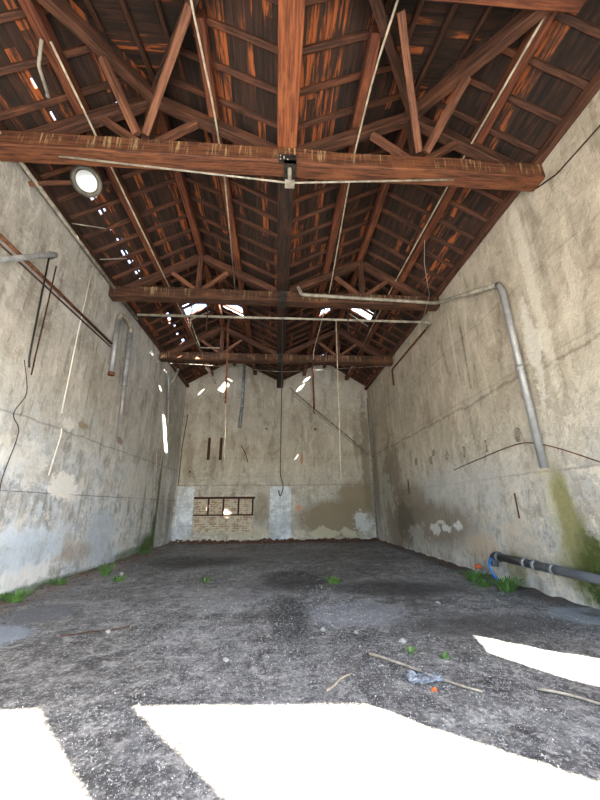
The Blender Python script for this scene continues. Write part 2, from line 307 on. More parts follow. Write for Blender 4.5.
def shard_mat():
    t = NT('glass_and_plaster_chips'); P = t.coord('pos'); w = t.n.new('ShaderNodeTexWhiteNoise'); 
    m = t.n.new('ShaderNodeVectorMath'); m.operation = 'SNAP'; t.l.new(P, m.inputs[0]); m.inputs[1].default_value = (.05, .05, 50); t.l.new(m.outputs[0], w.inputs['Vector'])
    c = t.mix(t.ramp(w.outputs['Value'], .3, 1.), (.16, .165, .17), (.46, .45, .42)); t.b.inputs['Roughness'].default_value = .35; return t.col(c)
M_SHARD = shard_mat()
M_YARD = simple('yard_concrete', (.40, .38, .34), .9, 0, .15, .8)
# ------------------------------------------------------------------ dimensions
XL, XR, Y0, Y1 = -4.67, 4.70, -.3, 16.3
PROF = [(XL, 7.5), (-2.3, 8.95), (.1, 7.72), (2.45, 8.95), (XR, 7.5)]
def zb(x):
    for (x0, z0), (x1, z1) in zip(PROF, PROF[1:]):
        if x <= x1 or x1 == XR: return z0 + (z1 - z0) * (x - x0) / (x1 - x0)
HS = (8.95 - 7.5) / 3.97           # fall of the hipped front
def hipy(x):                       # plan line where slope meets hip face
    return 4.27 - (8.95 - zb(x)) / HS
# ------------------------------------------------------------------ setting
def wall(name, pts3, thick, mat, holes=()):
    """planar polygon (with holes) pushed back by the vector thick"""
    bm = bmesh.new(); edges = []
    for loop in [pts3] + list(holes):
        vs = [bm.verts.new(p) for p in loop]
        for i in range(len(vs)): edges.append(bm.edges.new((vs[i], vs[(i + 1) % len(vs)])))
    r = bmesh.ops.triangle_fill(bm, edges=edges, use_beauty=True)
    fs = [g for g in r['geom'] if isinstance(g, bmesh.types.BMFace)]
    e = bmesh.ops.extrude_face_region(bm, geom=fs)
    bmesh.ops.translate(bm, verts=[g for g in e['geom'] if isinstance(g, bmesh.types.BMVert)], vec=thick)
    bmesh.ops.recalc_face_normals(bm, faces=bm.faces)
    return tag(link(name, bm, mat), kind='structure')
wall('wall_left', [(XL, -.3, -.3), (XL, Y1, -.3), (XL, Y1, 7.5), (XL, -.3, 7.5)], (-.35, 0, 0), M_LEFT)
wall('wall_right', [(XR, -.3, -.3), (XR, Y1, -.3), (XR, Y1, 7.5), (XR, -.3, 7.5)], (.12, 0, 0), M_RIGHT,
     [[(XR, 1.12, .02), (XR, 2.28, .02), (XR, 2.28, 2.0), (XR, 2.05, 3.40), (XR, 1.3, 3.62), (XR, 1.12, 2.9)]])  # opening out of view, outlined to let the right-hand sun patch in
wall('wall_far', [(XL - .35, Y1, -.3), (XR + .12, Y1, -.3), (XR + .12, Y1, 7.44)] + [(x, Y1, z) for x, z in PROF[::-1]] + [(XL - .35, Y1, 7.3)], (0, .35, 0), M_FAR)
wall('wall_front_unseen', [(XL - .35, Y0, -.3), (XR + .12, Y0, -.3), (XR + .12, Y0, 7.5), (XL - .35, Y0, 7.5)], (0, -.12, 0), M_FAR,  # unseen wall behind the camera, openings shaped to cast the floor sun patches
     [[(-4.4, Y0, .02), (1.65, Y0, .02), (1.65, Y0, 4.98), (-4.4, Y0, 5.03)],
      [(2.25, Y0, .02), (4.45, Y0, .02), (4.45, Y0, 3.4), (4.22, Y0, 4.3), (4.1, Y0, 4.78), (2.25, Y0, 4.95)]])
# floor
bm = bmesh.new(); NX, NY = 110, 190; G = []
for j in range(NY + 1):
    y = -.42 + (Y1 + .42) * j / NY; row = []
    for i in range(NX + 1):
        x = XL + (XR - XL) * i / NX
        z = .022 * noise.noise(Vector((x * 1.3, y * 1.3, 0))) + .012 * noise.noise(Vector((x * 5, y * 5, 3)))
        e = max(0, 1 - (x - XL) / .5) + max(0, 1 - (XR - x) / .4) + max(0, 1 - (Y1 - y) / .5)
        z += .05 * e * (.6 + noise.noise(Vector((x * 3, y * 3, 7))))
        row.append(bm.verts.new((x, y, z)))
    G.append(row)
for j in range(NY):
    for i in range(NX): bm.faces.new((G[j][i], G[j][i + 1], G[j + 1][i + 1], G[j + 1][i]))
e = bmesh.ops.extrude_face_region(bm, geom=bm.faces[:]); low = [g for g in e['geom'] if isinstance(g, bmesh.types.BMVert)]
for v in low: v.co.z = -.25
bmesh.ops.recalc_face_normals(bm, faces=bm.faces)
tag(link('floor', bm, M_FLOOR, smooth=False), kind='structure')
bm = bmesh.new(); box_into(bm, (-40, -45, -.3), (45, -.42, -.02)); tag(link('yard_ground', bm, M_YARD), kind='structure')
bm = bmesh.new(); box_into(bm, (XR + .12, -.42, -.3), (45, 30, -.02)); tag(link('side_ground', bm, M_YARD), kind='structure')

# roof boarding: one mesh per slope, planks laid lengthwise, with the gaps the light falls through
HOLES = {0: [(-3.42, -2.72, 10.4, 11.1), (-2.95, -2.72, 14.85, 15.25)],
         1: [(-2.15, -1.33, 10.45, 11.35), (-1.98, -1.7, 15.1, 15.6)],
         2: [(1.58, 1.95, 10.75, 11.25), (2.0, 2.3, 15.1, 15.7)],
         3: [(2.8, 3.5, 10.5, 11.1), ]}
rnd = random.Random(3)
y = 3.3
for (cx0, a, b, w, n) in ((-4.10, 5.7, 6.35, .07, 2), (-4.12, 6.55, 8.8, .045, 6), (-3.98, 8.75, 9.15, .06, 2), (-3.97, 10.4, 12.6, .07, 8), (-3.93, 3.7, 4.4, .03, 3), (-3.0, 4.3, 4.5, .05, 1)):
    step = (b - a) / n
    for k in range(n):
        l = step * rnd.uniform(.3, .75); dx = rnd.uniform(-.05, .05); s = a + k * step
        HOLES[0].append((cx0 + dx, cx0 + dx + w * rnd.uniform(.6, 1.3), s, s + l))
        if n < 8 and w > .04: HOLES[0].append((cx0 + dx + .09, cx0 + dx + .09 + w * .6, s + .05, s + l * .8))
HOLES[3].append((3.78, 3.83, 13.8, 14.3)); HOLES[3].append((3.9, 3.93, 12.9, 13.2))
TH = .035
def plank_run(bm, x0, x1, ya0, ya1, yb, f, dz=0.):
    """plank from slanted start (ya0 at x0, ya1 at x1) to yb"""
    lo = [(x0, ya0, f(x0)), (x1, ya1, f(x1)), (x1, yb, f(x1)), (x0, yb, f(x0))]
    vs = [bm.verts.new((p[0], p[1], p[2] + dz)) for p in lo] + [bm.verts.new((p[0], p[1], p[2] + TH + dz)) for p in lo]
    for q in ((0, 3, 2, 1), (4, 5, 6, 7), (0, 1, 5, 4), (1, 2, 6, 5), (2, 3, 7, 6), (3, 0, 4, 7)): bm.faces.new([vs[i] for i in q])
for si in range(4):
    (xa, za), (xb, zB) = PROF[si], PROF[si + 1]
    lo, hi = xa, xb
    if si == 0: lo = xa - .35
    if si == 3: hi = xb + .12
    f = (lambda xa, za, m: (lambda x: za + m * (x - xa)))(xa, za, (zB - za) / (xb - xa))
    br = {lo, hi}; k = math.ceil(lo / .14)
    while k * .14 < hi: br.add(k * .14); k += 1
    for h in HOLES[si]: br.add(h[0]); br.add(h[1])
    br = sorted(br); bm = bmesh.new()
    for x0, x1 in zip(br, br[1:]):
        if x1 - x0 < 1e-4: continue
        xm = (x0 + x1) / 2; yst = (hipy(min(max(x0, XL), XR)), hipy(min(max(x1, XL), XR)))
        cuts = sorted([(h[2], h[3]) for h in HOLES[si] if h[0] <= xm <= h[1]])
        segs = []; cur = None
        for (c0, c1) in cuts:
            segs.append((cur, c0)); cur = c1
        segs.append((cur, Y1 + .35))
        dz = 0
        for (s, e_) in segs:
            if s is None: plank_run(bm, x0, x1, yst[0] - .03, yst[1] - .03, e_, f, dz)
            elif e_ > s: plank_run(bm, x0, x1, s, s, e_, f, dz)
    tag(link('ceiling', bm, BOARD_Y), kind='structure')
# hipped front faces and flat soffit
def fh(y): return 8.95 - HS * (4.27 - y)
for (xr, side, xo) in ((-2.3, -1, XL - .35), (2.45, 1, XR + .12)):
    bm = bmesh.new(); y = .3
    def xin(y):      # towards the valley, on the inner slope line
        z = fh(y); m = (8.95 - 7.72) / abs(xr - .1); d = (8.95 - z) / m
        return xr - side * min(d, abs(xr - .1))
    def xout(y):
        m = (8.95 - 7.5) / abs(xr - (XL if side < 0 else XR)); d = (8.95 - fh(y)) / m
        return xr + side * d if y > .31 else xo
    n = 28; ys = [.3 + 3.97 * i / n for i in range(n + 1)]
    for ya, yb in zip(ys, ys[1:]):
        q = [(xout(ya), ya), (xin(ya), ya), (xin(yb), yb), (xout(yb), yb)]
        vs = [bm.verts.new((p[0], p[1], fh(p[1]))) for p in q] + [bm.verts.new((p[0], p[1], fh(p[1]) + TH)) for p in q]
        for w in ((0, 1, 2, 3), (4, 7, 6, 5), (0, 4, 5, 1), (1, 5, 6, 2), (2, 6, 7, 3), (3, 7, 4, 0)):
            try: bm.faces.new([vs[i] for i in w])
            except ValueError: pass
    bmesh.ops.recalc_face_normals(bm, faces=bm.faces)
    tag(link('ceiling', bm, BOARD_X), kind='structure')
bm = bmesh.new(); box_into(bm, (XL - .35, -.5, 7.5), (XR + .12, .34, 7.54)); tag(link('ceiling', bm, BOARD_X), kind='structure')

# blocked openings in the far wall
def slab(name, x0, x1, z0, z1, mat, d=.03, y=Y1, rough=0):
    bm = bmesh.new(); box_into(bm, (x0, y - d, z0), (x1, y + .02, z1))
    bmesh.ops.bevel(bm, geom=bm.edges[:], offset=.006, segments=1)
    return tag(link(name, bm, mat), kind='structure')
slab('door_1', -4.58, -3.80, .02, 2.42, M_PANEL)
slab('door_2', -.31, .68, .02, 2.42, M_PANEL, .04)
w = slab('window_1', -3.74, -1.10, .42, 1.88, M_BRICK, .025)
def child_box(name, lo, hi, mat, parent):
    bm = bmesh.new(); box_into(bm, lo, hi); bmesh.ops.bevel(bm, geom=bm.edges[:], offset=.008, segments=1)
    return link(name, bm, mat, parent)
child_box('lintel', (-3.8, Y1 - .07, 1.86), (-1.0, Y1 - .001, 1.96), RUSTD, w)
child_box('sill', (-3.76, Y1 - .06, 1.12), (-1.05, Y1 - .026, 1.19), RUSTD, w)
for x in (-3.12, -2.44, -1.75, -1.1): child_box('mullion', (x - .04, Y1 - .06, 1.19), (x + .04, Y1 - .026, 1.86), RUSTD, w)
child_box('window_ledge', (-4.0, Y1 - .12, .05), (-.95, Y1 - .001, .30), M_FAR, w)

# ------------------------------------------------------------------ roof timbers
# wall plates
beam('wall_plate', (XL + .07, -.2, 7.41), (XL + .07, Y1, 7.41), .13, .15, W_DARK); tag(bpy.data.objects['wall_plate'], 'dark timber wall plate along the top of the left wall', 'beam')
o = beam('wall_plate', (XR - .07, -.2, 7.41), (XR - .07, Y1, 7.41), .13, .15, W_MID); tag(o, 'brown timber wall plate along the top of the right wall', 'beam')
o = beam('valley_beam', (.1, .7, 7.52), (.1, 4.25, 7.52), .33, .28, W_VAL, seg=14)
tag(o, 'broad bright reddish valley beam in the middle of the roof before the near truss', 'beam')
o = beam('valley_beam', (.1, 4.26, 7.52), (.1, Y1, 7.52), .33, .28, W_VAL_DARK, seg=34)  # valley beam carried on in a much darker wood colour past the near truss
tag(o, 'very dark brown valley beam in the middle of the roof beyond the near truss', 'beam')
def purlin(name, x, zbot, y0, lab, mat=W_RED, w=.17, h=.22):
    o = beam(name, (x, y0, zbot + h / 2), (x, Y1, zbot + h / 2), w, h, mat, seg=40); return tag(o, lab, 'beam')
purlin('ridge_beam', -2.3, 8.57, 4.2, 'reddish ridge beam at the peak of the left roof gable', W_RED, .16, .24)
purlin('ridge_beam', 2.45, 8.57, 4.2, 'reddish ridge beam at the peak of the right roof gable', W_RED, .16, .24)
purlin('purlin', -3.44, zb(-3.44) - .31, 2.55, 'purlin on the outer slope of the left gable, nearest the left wall')
purlin('purlin', -1.20, zb(-1.2) - .31, 2.9, 'purlin between the left ridge and the middle valley beam')
purlin('purlin', 1.38, zb(1.38) - .31, 2.9, 'purlin between the middle valley beam and the right ridge')
purlin('purlin', 3.64, zb(3.64) - .31, 2.4, 'purlin on the outer slope of the right gable, nearest the right wall')

# trusses
TR = [(4.25, W_TIE, 'nearest roof truss, its tie beam streaked pale and hung with a central iron bracket'),
      (8.24, W_TIE2, 'middle roof truss, spanning above the long horizontal pipe'),
      (12.35, W_TIE2, 'farthest roof truss, dark tie beam just before the end wall')]
truss = []
for ti, (Y, wt, lab) in enumerate(TR):
    e = empty('roof_truss', (0, Y, 7.03), lab, 'roof truss', 'timber roof trusses spanning the hall'); truss.append(e)
    beam('tie_beam', (XL + .01, Y, 7.195), (XR - .01, Y, 7.195), .30, .33, wt, e, seg=30, jit=.01, ch=.02)
    for (xr, side) in ((-2.3, -1), (2.45, 1)):
        xe = (XL if side < 0 else XR)
        beam('king_post', (xr, Y, 7.36), (xr, Y, 8.57), .15, .15, W_MID, e)
        # principal rafters: outer, inner
        a = (xe - side * .35, Y, zb(xe - side * .35) - .31 - .1); b = (xr + side * .08, Y, zb(xr) - .31 - .14)
        beam('principal_rafter', a, b, .17, .20, W_MID, e, seg=8)
        a = (.1 + side * .18, Y, zb(.1) - .30 ); b = (xr - side * .08, Y, zb(xr) - .31 - .14)
        beam('principal_rafter', a, b, .17, .18, W_MID, e, seg=8)
        for s2 in (-1, 1):
            beam('strut', (xr + s2 * .10, Y, 7.42), (xr + s2 * .78, Y, zb(xr + s2 * .78) - .53), .11, .11, W_STRUT, e, seg=4)
        if ti == 0: pass
e = truss[0]
# braces from the foot of the near truss up to the hip rafters
PO = lambda xr, d, s, dx: (xr + d * dx * s, 4.27 - 3.97 * s, 8.42 - 1.45 * s)
beam('diagonal_brace', (-2.38, 4.06, 7.40), PO(-2.3, -1, .20, 2.37), .10, .13, W_STRUT, e, seg=6)
beam('diagonal_brace', (2.53, 4.06, 7.40), PO(2.45, 1, .24, 2.21), .10, .13, W_STRUT, e, seg=6)
beam('diagonal_brace', (-2.24, 4.04, 7.40), (-1.25, 2.72, 7.98), .11, .13, W_STRUT, e, seg=6)
beam('diagonal_brace', (2.40, 4.04, 7.40), (1.62, 2.62, 8.0), .11, .13, W_STRUT, e, seg=6)
# hanging iron bracket and tension rod
tube('tension_rod', [(-3.66, 4.25, 7.04), (.15, 4.2, 6.68), (3.08, 4.25, 7.04)], .016, LIGHTP, e, 8)
bm = bmesh.new(); box_into(bm, (-.04, 4.07, 6.99), (.26, 4.10, 7.16)); box_into(bm, (.05, 4.07, 6.99), (.25, 4.42, 7.03))
br = link('iron_bracket', bm, IRON, e)
bm = bmesh.new(); tube_into(bm, [(.15, 4.2, 6.99), (.15, 4.2, 6.66)], .035, 8); box_into(bm, (.07, 4.14, 6.63), (.23, 4.26, 6.68)); link('hanger', bm, LIGHTP, br)
for k in range(5):
    bm = bmesh.new(); bmesh.ops.create_uvsphere(bm, u_segments=8, v_segments=6, radius=.014); link('bolt', bm, STEEL, br, Matrix.Translation((-.01 + (k % 3) * .06, 4.066, 7.04 + .055 * (k // 3) + .02 * (k % 2))), True)
# iron straps at the middle of the other tie beams
for e2, Y in ((truss[1], 8.24), (truss[2], 12.35)):
    child_box('iron_strap', (-.02, Y - .165, 7.0), (.20, Y + .165, 7.375), IRON, e2)
# hips of the front end
for (xr, d, dx, lab) in ((-2.3, -1, 2.37, 'hip rafter slanting to the front corner on the left'), (2.45, 1, 2.21, 'hip rafter slanting to the front corner on the right')):
    o = beam('hip_rafter', (xr, 4.17, 8.52), (xr + d * dx * .97, 4.27 - 3.97 * .97, 8.52 - 1.45 * .97), .16, .22, W_MID, seg=14); tag(o, lab, 'beam')
for (xr, d, lab) in ((-2.3, 1, 'short hip rafter falling from the left ridge towards the middle'), (2.45, -1, 'short hip rafter falling from the right ridge towards the middle')):
    o = beam('hip_rafter', (xr, 4.17, 8.55), (xr + d * 2.2, 4.27 - 3.1, 8.55 - 1.13), .14, .18, W_DARK, seg=10); tag(o, lab, 'beam')
o = beam('cross_beam', (-3.75, 2.30, 7.72), (3.85, 2.27, 7.72), .16, .20, W_RED, seg=24); tag(o, 'reddish cross beam nearest the viewer, under the sloping front of the roof', 'beam')
# jack rafters of the hip faces
jr = None
for (xr, lab) in ((-2.3, 'dark jack rafter under the front slope left of the middle'), (2.45, 'dark jack rafter under the front slope right of the middle')):
    for dx in (-.95, -.5, 0, .5, .95):
        x = xr + dx; zt = zb(x); yt = hipy(x) - .1
        a = (x, yt, fh(yt) - .05); b = (x, .32, fh(.32) - .05)
        o = beam('jack_rafter', a, b, .08, .08, W_DARK, seg=5); tag(o, lab, 'rafter', 'jack rafters of the front slope ' + ('left' if xr < 0 else 'right'))
# common rafters
names = ['rafter across the outer slope of the left gable', 'rafter across the inner slope of the left gable',
         'rafter across the inner slope of the right gable', 'rafter across the outer slope of the right gable']
for si in range(4):
    (xa, za), (xb, zB) = PROF[si], PROF[si + 1]
    m = (zB - za) / (xb - xa); first = None
    sx = 1
    a = Vector((xa + (.08 if si in (0,) else .10 if si == 2 else .05), 0, 0)); b = Vector((xb - (.05 if si != 3 else .08), 0, 0))
    for k in range(31):
        y = 1.02 + .5 * k
        if y > Y1 - .1: break
        # clip by hip line
        lo, hi = a.x, b.x
        if y < 4.27:
            dz = (4.27 - y) * HS
            zt = 8.95 - dz   # inside the hip face above this height
            xc = xa + (zt - za) / m
            if m > 0: hi = min(hi, xc - .05)
            else: lo = max(lo, xc + .05)
        if hi - lo < .35: continue
        full = (lo == a.x and hi == b.x)
        f = lambda x: za + m * (x - xa) - .045
        if full and first is not None:
            o = first.copy(); C.objects.link(o); o.location.y = y + rnd.uniform(-.03, .03)
        else:
            o = beam('rafter', (lo, y, f(lo)), (hi, y, f(hi)), .085, .075, W_RAFT, seg=8, jit=.008)
            if full: first = o
        tag(o, names[si], 'rafter', names[si].replace('rafter', 'rafters'))

# ------------------------------------------------------------------ pipes, cords and hangers
def T(name, lab, pts, r, mat, cat='pipe', bend=.08, seg=10, group=None, sm=False):
    P = smooth_path(pts) if sm else corner_path(pts, bend)
    return tag(tube(name, P, r, mat, None, seg), lab, cat, group)
T('wall_top_pipe', 'pale conduit pipe along the top of the left wall', [(XL + .13, 3.2, 7.27), (XL + .13, 9.7, 7.27)], .038, LIGHTP)
T('conduit', 'pale conduit along the purlin nearest the left wall', [(-3.27, 3.15, 7.78), (-3.27, 7.9, 7.76), (-3.3, 15.2, 7.80)], .018, WHITEC, 'conduit')
T('conduit', 'pale cable beside the purlin between left ridge and middle', [(-1.24, 2.2, 7.86), (-1.13, 3.85, 7.82), (-1.12, 5.0, 7.80), (-1.36, 8.9, 7.86)], .016, WHITEC, 'cable', .3)
T('conduit', 'pale cable beside the purlin between middle and right ridge', [(1.57, 2.1, 7.92), (1.42, 3.2, 7.86), (1.38, 4.5, 7.84), (1.56, 8.6, 7.86), (1.42, 12.05, 7.5), (1.40, 12.08, 7.1)], .017, WHITEC, 'cable', .3)
T('conduit', 'pale conduit along the purlin nearest the right wall', [(3.60, 2.0, 7.88), (3.50, 4.3, 7.86), (3.46, 8.5, 7.9), (3.55, 15.4, 7.9)], .018, WHITEC, 'conduit', .3)
T('hanging_pipe', 'bent pale pipe stub dangling from the upper left purlin', [(-3.42, 3.17, 7.86), (-3.60, 3.42, 7.74), (-3.66, 3.78, 7.66)], .024, LIGHTP, 'pipe', .05)
# long cross pipe and its branch
T('cross_pipe', 'long horizontal pale pipe crossing the hall beyond the middle truss',
  [(-4.07, 8.66, 6.80), (0, 8.62, 6.80), (4.58, 8.60, 6.80), (4.62, 9.0, 6.79)], .036, LIGHTP)
tube('side_branch', corner_path([(4.62, 8.98, 6.79), (4.62, 12.2, 6.78), (4.62, 12.2, 6.10)]), .034, RUST, bpy.data.objects['cross_pipe'])
T('drain_pipe', 'grey drain pipe from the middle truss to the right wall and down it', [(.53, 7.96, 7.42), (.62, 7.96, 7.17), (4.50, 7.96, 7.04), (4.57, 5.60, 5.90)], .048, LIGHTP, bend=.06)
dp = bpy.data.objects['drain_pipe']
P_ = corner_path([(4.57, 5.60, 5.90), (4.57, 5.52, 5.70), (4.57, 5.49, 2.10)], .1)
tube('downpipe', P_, .062, STEEL, dp, 16)
tube('joint_sleeve', [(4.57, 5.51, 4.02), (4.57, 5.51, 3.90)], .07, DULL, dp, 16)
# left wall tubes
e = empty('wall_duct', (XL, 8.7, 4.9), 'pair of tall galvanised tubes joined at the top on the left wall', 'pipe')
tube('duct_tube', [(XL + .10, 8.78, 4.98), (XL + .10, 8.66, 6.62)], .075, STEEL, e, 16)
tube('duct_tube', corner_path([(XL + .10, 9.72, 3.85), (XL + .10, 9.62, 5.1)], .05), .055, STEEL, e, 14)
tube('duct_tube', [(XL + .10, 9.62, 4.95), (XL + .10, 9.46, 6.62)], .08, DULL, e, 14)
tube('elbow', smooth_path([(XL + .10, 8.66, 6.58), (XL + .11, 8.72, 6.80), (XL + .12, 9.1, 6.88), (XL + .11, 9.42, 6.80), (XL + .10, 9.46, 6.58)]), .07, LIGHTP, e, 12)
tube('collar', [(XL + .10, 8.785, 4.96), (XL + .10, 8.78, 5.05)], .085, RUST, e, 16)
# grey bracket pipe and rods, brown pipe, wires
T('bracket_pipe', 'grey pipe reaching along the upper left wall with an angled end', [(XL + .25, 4.0, 4.62), (XL + .25, 5.70, 6.30), (XL + .06, 5.82, 6.33)], .05, DULL)
T('hanging_rod', 'dark rod hanging down the left wall below the grey bracket pipe', [(XL + .08, 5.75, 6.4), (XL + .06, 5.95, 4.15), (XL + .05, 6.02, 4.0)], .016, IRON, 'rod')
T('hanging_rod', 'second thin rod hanging slightly farther along than its dark neighbour', [(XL + .03, 6.06, 6.30), (XL + .03, 6.10, 5.2), (XL + .03, 6.12, 4.3), (XL + .03, 6.14, 3.9)], .012, RUSTD, 'rod')
T('wall_pipe', 'brown rusty pipe running along the upper left wall', [(XL + .05, 3.5, 5.80), (XL + .05, 8.62, 5.84)], .032, RUST)
T('wall_pipe', 'thin rusty pipe just under the brown pipe on the left wall', [(XL + .04, 3.5, 5.66), (XL + .04, 8.62, 5.74)], .016, RUSTD)
T('wall_string', 'long pale cord hanging vertically on the left wall', [(XL + .03, 7.19, 7.28), (XL + .03, 7.18, 5.4), (XL + .03, 7.22, 3.45)], .013, WSTR, 'cord')
T('wall_string', 'short pale cord hanging lower down the left wall', [(XL + .03, 7.33, 3.14), (XL + .03, 7.36, 3.02), (XL + .03, 7.24, 2.15)], .013, WSTR, 'cord', .03)
T('wall_wire', 'wavy dark wire trailing down the left wall to the nearest corner', [(XL + .02, 5.9, 4.1), (XL + .02, 6.15, 3.55), (XL + .02, 5.98, 3.1), (XL + .02, 6.2, 2.8), (XL + .02, 6.1, 2.0), (XL + .02, 6.15, 1.5), (XL + .02, 6.0, .9), (XL + .02, 5.9, .15)], .007, RUSTD, 'wire', sm=True, seg=6)
T('corner_pipe', 'grey pipe standing high in the far left corner on the left wall', [(XL + .06, 13.2, 6.9), (XL + .1, 13.3, 6.6), (XL + .06, 13.9, 5.2), (XL + .06, 14.0, 4.9)], .04, DULL)
T('corner_cable', 'dark cable down the far left corner beside the pale panel', [(XL + .22, Y1 - .04, 5.9), (XL + .10, Y1 - .04, 4.3), (XL + .10, Y1 - .04, 2.5)], .018, IRON, 'cable')
T('corner_pipe', 'dark pipe standing in the far right corner', [(XR - .04, Y1 - .04, 6.9), (XR - .04, Y1 - .04, .06)], .03, DULL)
T('leaning_pipe', 'long pipe slanting across the end wall down to the right corner', [(.62, Y1 - .08, 7.40), (.80, Y1 - .08, 7.18), (4.52, Y1 - .08, 3.96)], .045, LIGHTP)
T('leaning_pipe', 'thin rod slanting just under the long diagonal pipe on the end wall', [(.72, Y1 - .05, 7.05), (4.50, Y1 - .05, 3.86)], .018, LIGHTP, 'rod')
T('hooked_pipe', 'short bent pipe end poking under the far truss near the left corner', [(-4.1, 12.9, 6.92), (-4.15, 12.9, 6.6), (-4.35, 13.0, 6.3)], .04, LIGHTP)
T('hooked_pipe', 'short bent pipe end poking under the far truss left of the hanging pipes', [(-3.05, 13.1, 7.10), (-2.95, 13.15, 6.98), (-2.62, 13.3, 6.45)], .04, LIGHTP)
# hanging things
e = empty('hanging_conduit', (-1.40, 8.62, 6.76), 'long hanging conduit, rusty above and white below, left of centre', 'pipe')
tube('upper_rod', [(-1.47, 8.62, 6.78), (-1.40, 8.62, 4.15)], .026, RUST, e); tube('lower_cord', [(-1.40, 8.62, 4.2), (-1.36, 8.62, 3.4), (-1.33, 8.62, 2.64)], .014, WHITEC, e)
tag(tube('hanging_cable', smooth_path([(.10, 8.62, 6.77), (.105, 8.62, 5.0), (.09, 8.62, 3.0), (.09, 8.62, 2.3), (.16, 8.62, 1.98), (.09, 8.62, 1.75), (.05, 8.62, 1.9)]), .013, BLACK, None, 8), 'dark cable hanging in the middle of the hall from the cross pipe', 'cable')
tag(tube('dangling_string', smooth_path([(1.70, 8.62, 6.77), (1.68, 8.62, 5.2), (1.66, 8.62, 3.6), (1.64, 8.62, 2.20)]), .013, WHITEC, None, 8), 'pale cord hanging right of centre from the cross pipe, ending lowest', 'cord')
e = empty('hanging_zinc_pipe', (-1.36, 12.7, 4.38), 'blue-grey pipe hanging below the farthest truss, left of centre', 'pipe')
tube('pipe_length', [(-1.38, 12.62, 7.0), (-1.40, 12.62, 5.2)], .065, ZINC, e, 14); tube('pipe_length', [(-1.40, 12.62, 5.35), (-1.46, 12.62, 4.4)], .075, ZINC, e, 14)
tube('collar', [(-1.40, 12.62, 5.3), (-1.40, 12.62, 5.22)], .088, DULL, e, 14)
e = empty('hanging_rod', (1.38, 12.1, 5.0), 'rusty orange rod hanging below the farthest truss, right of centre', 'rod')
tube('rod', [(1.36, 12.13, 7.12), (1.39, 12.13, 5.05)], .035, RUST, e); tube('hook', smooth_path([(1.39, 12.13, 5.08), (1.36, 12.13, 4.95), (1.42, 12.13, 4.86)]), .02, RUSTD, e)
for (x, z0, y, lab) in ((-2.03, 6.2, 8.62, 'thin rusty drop rod under the middle truss, left of centre'), (2.02, 6.0, 8.62, 'thin rusty drop rod under the middle truss, right of centre'),(2.85, 6.82, 8.62, 'short rusty drop rod between middle truss and cross pipe, on the right')):
    tag(tube('drop_rod', [(x, y - .22, 7.04), (x, y - .2, z0)], .018, RUSTD, None, 8), lab, 'rod')
e = empty('hanger_frame', (-2.4, 9.5, 6.2), 'thin rectangular rod frame hanging beyond the middle truss on the left', 'frame')
for a, b in (((-2.8, 9.5, 8.2), (-2.8, 9.5, 6.95)), ((-2.8, 9.5, 7.15), (-2.43, 9.5, 6.22)), ((-2.43, 9.5, 6.22), (-1.82, 9.5, 6.22)), ((-1.82, 9.5, 6.22), (-1.82, 9.5, 8.3))):
    tube('bar', [a, b], .016, RUST if a[0] > -2 else LIGHTP, e, 8)
T('thin_wire', 'thin wire strung across the hall in front of the end wall', [(-4.6, 12.1, 6.82), (-2.5, 12.1, 6.75), (.1, 12.1, 6.55), (2.3, 12.1, 6.72), (4.6, 12.1, 6.9)], .008, LIGHTP, 'wire', sm=True, seg=6)
T('thin_wire', 'thin wire looped from the right purlin down to the cross pipe', [(3.62, 6.45, 7.94), (3.75, 6.9, 7.5), (4.2, 7.7, 7.12), (4.28, 8.4, 6.8)], .008, LIGHTP, 'wire', seg=6)
T('dangling_string', 'short thin cord hanging by the end wall left of the middle cable', [(-.75, Y1 - .1, 7.9), (-.72, Y1 - .1, 6.2)], .014, WHITEC, 'cord')
T('lath', 'pale lath lying across the rafters in the left slope, nearer piece', [(-4.45, 7.1, 7.38), (-3.95, 7.35, 7.65)], .014, LIGHTP, 'lath')
T('lath', 'pale lath lying across the rafters in the left slope, second piece', [(-4.5, 6.0, 7.38), (-4.0, 6.35, 7.62)], .012, LIGHTP, 'lath')
T('lath', 'pale broken lath across the left roof gap beyond the middle truss', [(-3.4, 11.05, 8.05), (-2.5, 10.6, 8.2)], .025, LIGHTP, 'lath')
T('lath', 'pale broken lath across the right roof gap beyond the middle truss', [(3.4, 11.05, 8.05), (2.6, 10.6, 8.3)], .025, LIGHTP, 'lath')
T('wall_line_cable', 'thin dark cable slanting on the upper right wall beside the near truss', [(XR - .02, 4.30, 7.02), (XR - .02, 3.9, 6.85), (XR - .02, 2.6, 6.78)], .012, RUSTD, 'cable')
T('standing_pipe', 'thin pale pipe standing in the mossy streak of the left wall', [(XL + .05, 13.3, 3.7), (XL + .05, 13.4, .9)], .03, LIGHTP)
